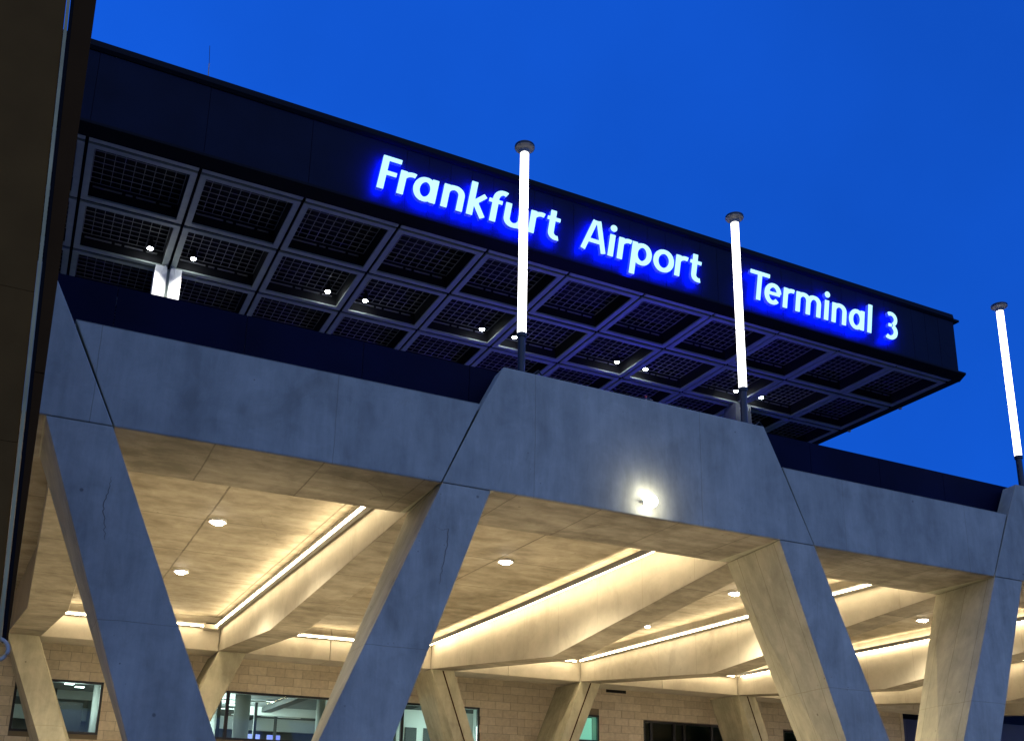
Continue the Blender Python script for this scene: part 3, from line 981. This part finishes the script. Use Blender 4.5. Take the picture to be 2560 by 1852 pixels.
GL = {
    'F': (0.60, [seg(h, 0, h, CAP), seg(0, CAP - .08, .60, CAP - .08, .16), seg(0, .60, .53, .60, .155)]),
    'r': (0.50, [seg(h, 0, h, XH)] + arc(.40, XH - .36, .308, .29, 180, 72, .17, TH)),
    'a': (0.76, arc(.36, .415, .275, .355, 0, 360, SW, TH) + [seg(.76 - h, 0, .76 - h, XH)]),
    'n': (0.73, arch(0, .73)),
    'm': (1.21, arch(0, .70) + [s for s in arch(.51, .70)][1:]),
    'k': (0.66, [seg(h, 0, h, CAP + .05), seg(.13, .40, .55, XH - .02, .165), seg(.24, .49, .56, -.0, .185)]),
    'f': (0.50, [seg(.12 + h, 0, .12 + h, .88), ] + arc(.12 + h + .24, .86, .24, .275, 180, 62, SW, TH) + [seg(0, XH - .09, .47, XH - .09, .14)]),
    'u': (0.72, [seg(h, .30, h, XH)] + arc(.36, .30, .36 - h, .235, 180, 360, SW, TH) + [seg(.72 - h, 0, .72 - h, XH)]),
    't': (0.52, [seg(.09 + h, .25, .09 + h, 1.08)] + arc(.09 + h + .215, .27, .215, .205, 180, 290, SW, TH) + [seg(0, XH - .09, .48, XH - .09, .14)]),
    'A': (0.98, [seg(.095, -.0, .43, CAP, .18), seg(.885, -.0, .55, CAP, .18), seg(.22, .39, .76, .39, .15), seg(.40, CAP - .07, .58, CAP - .07, .14)]),
    'i': (0.19, [seg(h, 0, h, XH), ('c', h, 1.10, .13)]),
    'p': (0.80, [seg(h, -.42, h, XH)] + arc(.43, .425, .285, .35, 0, 360, SW, TH)),
    'o': (0.83, arc(.415, .425, .32, .365, 0, 360, SW, TH)),
    'T': (0.90, [seg(0, CAP - .08, .90, CAP - .08, .16), seg(.45, 0, .45, CAP - .05, .2)]),
    'e': (0.74, arc(.37, .425, .285, .36, 8, 318, SW, TH) + [seg(.12, .44, .70, .44, .135)]),
    'l': (0.19, [seg(h, 0, h, CAP + .05)]),
    '3': (0.66, arc(.27, .875, .255, .245, 125, -62, .18, TH) + arc(.27, .335, .285, .265, 66, -128, SW, TH) + [seg(.16, .615, .34, .615, .14)]),
}
def sdf(strokes, X, Y):
    d = np.full(X.shape, 9.0)
    for s in strokes:
        if s[0] == 'c':
            e = np.hypot(X - s[1], Y - s[2]) - s[3]
        else:
            _, x0, y0, x1, y1, w = s
            L = math.hypot(x1 - x0, y1 - y0)
            ux, uy = (x1 - x0) / L, (y1 - y0) / L
            cx, cy = (x0 + x1) / 2, (y0 + y1) / 2
            a = np.abs((X - cx) * ux + (Y - cy) * uy) - L / 2
            c = np.abs(-(X - cx) * uy + (Y - cy) * ux) - w / 2
            e = np.maximum(a, c)
        d = np.minimum(d, e)
    return d
def contours(strokes):
    st = 0.0135
    xs, ys = np.arange(-.25, 1.5, st), np.arange(-.6, 1.45, st)
    X, Y = np.meshgrid(xs, ys)
    D = sdf(strokes, X, Y)
    segs = {}
    ny, nx = D.shape
    def pt(kind, j, i):
        if kind == 0:
            a, c = D[j, i], D[j, i + 1]; return (xs[i] + st * a / (a - c), ys[j])
        a, c = D[j, i], D[j + 1, i]; return (xs[i], ys[j] + st * a / (a - c))
    inside = D < 0
    mixed = np.argwhere((inside[:-1, :-1].astype(int) + inside[1:, :-1] + inside[:-1, 1:] + inside[1:, 1:]) % 4 != 0)
    nxt = {}
    for j, i in mixed:
        a, c, d_, e = inside[j, i], inside[j, i + 1], inside[j + 1, i + 1], inside[j + 1, i]
        E = [(0, j, i), (1, j, i + 1), (0, j + 1, i), (1, j, i)]      # bottom right top left
        cs = [a, c, d_, e]
        cross = []
        for n_, (p, q) in enumerate(((a, c), (c, d_), (e, d_), (a, e))):
            if p != q: cross.append(n_)
        if len(cross) == 2: pairs = [(cross[0], cross[1])]
        elif len(cross) == 4: pairs = [(0, 1), (2, 3)] if not a else [(0, 3), (1, 2)]
        else: continue
        for p, q in pairs:
            nxt.setdefault(E[p], []).append(E[q]); nxt.setdefault(E[q], []).append(E[p])
    loops, seen = [], set()
    for k in nxt:
        if k in seen: continue
        loop, cur, prev = [], k, None
        while cur is not None and cur not in seen:
            seen.add(cur); loop.append(pt(*cur))
            nn = [n_ for n_ in nxt[cur] if n_ != prev and n_ not in seen]
            prev, cur = cur, (nn[0] if nn else None)
        if len(loop) > 8:
            # drop points that lie on straight runs
            keep = []
            n = len(loop)
            for q in range(n):
                a, bb, c = loop[q - 1], loop[q], loop[(q + 1) % n]
                cr = (bb[0] - a[0]) * (c[1] - bb[1]) - (bb[1] - a[1]) * (c[0] - bb[0])
                if abs(cr) > 1.2e-6: keep.append(bb)
            loops.append(keep)
    return loops
def glyph_mesh(ch):
    cu = bpy.data.curves.new("letter", 'CURVE')
    cu.dimensions = '2D'
    cu.fill_mode = 'BOTH'
    cu.extrude = 0.07
    for lp in contours(GL[ch][1]):
        sp = cu.splines.new('POLY')
        sp.points.add(len(lp) - 1)
        for p, (x, y) in zip(sp.points, lp): p.co = (x, y, 0, 1)
        sp.use_cyclic_u = True
    ob = bpy.data.objects.new("letter", cu)
    COL.objects.link(ob)
    bpy.context.view_layer.update()
    me = bpy.data.meshes.new_from_object(ob.evaluated_get(bpy.context.evaluated_depsgraph_get()))
    bpy.data.objects.remove(ob)
    me.name = "letter"
    for v in me.vertices:
        x, y, z = v.co
        v.co = (x + 0.155 * y, -z, y)
    me.materials.clear()
    for mt in (M['letter'], M['letterside'], M['letterback']): me.materials.append(mt)
    me.update()
    for p in me.polygons:
        p.material_index = 0 if p.normal.y < -0.9 else (2 if p.normal.y > 0.9 else 1)
    return me
sign = thing("terminal_sign", "glowing blue edged letters reading Frankfurt Airport Terminal 3 on the roof fascia", "sign", (18.7, 26.0, 18.27))
LET = [('F', 7.80), ('r', 8.43), ('a', 8.93), ('n', 9.87), ('k', 10.74), ('f', 11.42), ('u', 12.01), ('r', 12.92), ('t', 13.53),
       ('A', 14.87), ('i', 15.92), ('r', 16.28), ('p', 16.82), ('o', 17.72), ('r', 18.62), ('t', 19.22),
       ('T', 21.84), ('e', 22.57), ('r', 23.42), ('m', 24.02), ('i', 25.40), ('n', 25.77), ('a', 26.65), ('l', 27.58), ('3', 28.50)]
cache = {}
so = origin(sign)
for ch, x in LET:
    if ch not in cache: cache[ch] = glyph_mesh(ch)
    o = bpy.data.objects.new("letter", cache[ch])
    o.location = Vector((x, 25.755, 18.275 + H)) - so
    link(o, sign)

# ------------------------------------------------------------------ dark clad building at the left edge
t = thing("clad_building", "dark brown clad building corner along the left picture edge", "building", (-3, 12, -H))
YL = 12.0
def xe(z): return -0.085 - (z - 1.75) * 0.0153          # right edge leans slightly
def xst(z): return -0.165 - (z - 1.75) * 0.0435         # strip
def slab(b, f0, f1, z0, z1, y0, y1):
    b.loft([[(f0(z0), y0, z0), (f1(z0), y0, z0), (f1(z0), y1, z0), (f0(z0), y1, z0)], [(f0(z1), y0, z1), (f1(z1), y0, z1), (f1(z1), y1, z1), (f0(z1), y1, z1)]])
zz = [1.75, 3.975, 5.825, 14.0]
for z0, z1 in zip(zz[:-1], zz[1:]):
    b = MB(); slab(b, lambda z: -4.0, lambda z: xst(z) - 0.03, z0 + 0.0025, z1 - 0.0025, YL, YL + 0.06)
    b.build("wall_panel", M['clad'], t)
b = MB(); slab(b, lambda z: xst(z) - 0.024, lambda z: xst(z) + 0.014, 1.75, 14, YL - 0.02, YL + 0.05); b.build("edge_trim", M['trim'], t)
b = MB(); slab(b, lambda z: xst(z) + 0.02, lambda z: xst(z) + 0.07, 1.75, 14, YL + 0.03, YL + 0.10); b.build("reveal", M['black'], t)
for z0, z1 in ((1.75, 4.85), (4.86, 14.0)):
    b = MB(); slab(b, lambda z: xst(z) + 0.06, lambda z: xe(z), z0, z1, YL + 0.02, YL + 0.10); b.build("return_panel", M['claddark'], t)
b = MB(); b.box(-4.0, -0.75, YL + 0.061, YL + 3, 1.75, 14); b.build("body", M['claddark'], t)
b = MB(); b.box(-4.2, -2.2, YL + 0.1, YL + 3, -H, 1.74); b.build("base", M['claddark'], t)
t = thing("pipe_loop", "grey metal pipe loop at the lower left picture edge", "pipe", (-0.18, 12, 1.5))
b = MB()
b.tube([(-0.195 + 0.125 * math.cos(a), 12.0, 1.665 + 0.12 * math.sin(a)) for a in [math.radians(q) for q in range(-150, 151, 12)]], 0.021, 10)
b.build("loop", M['steel'], t, smooth=True)
b = MB(); b.tube([(-0.30, 12.0, 1.73), (-0.85, 12.1, 1.74)], 0.021, 10); b.build("arm", M['steel'], t, smooth=True)
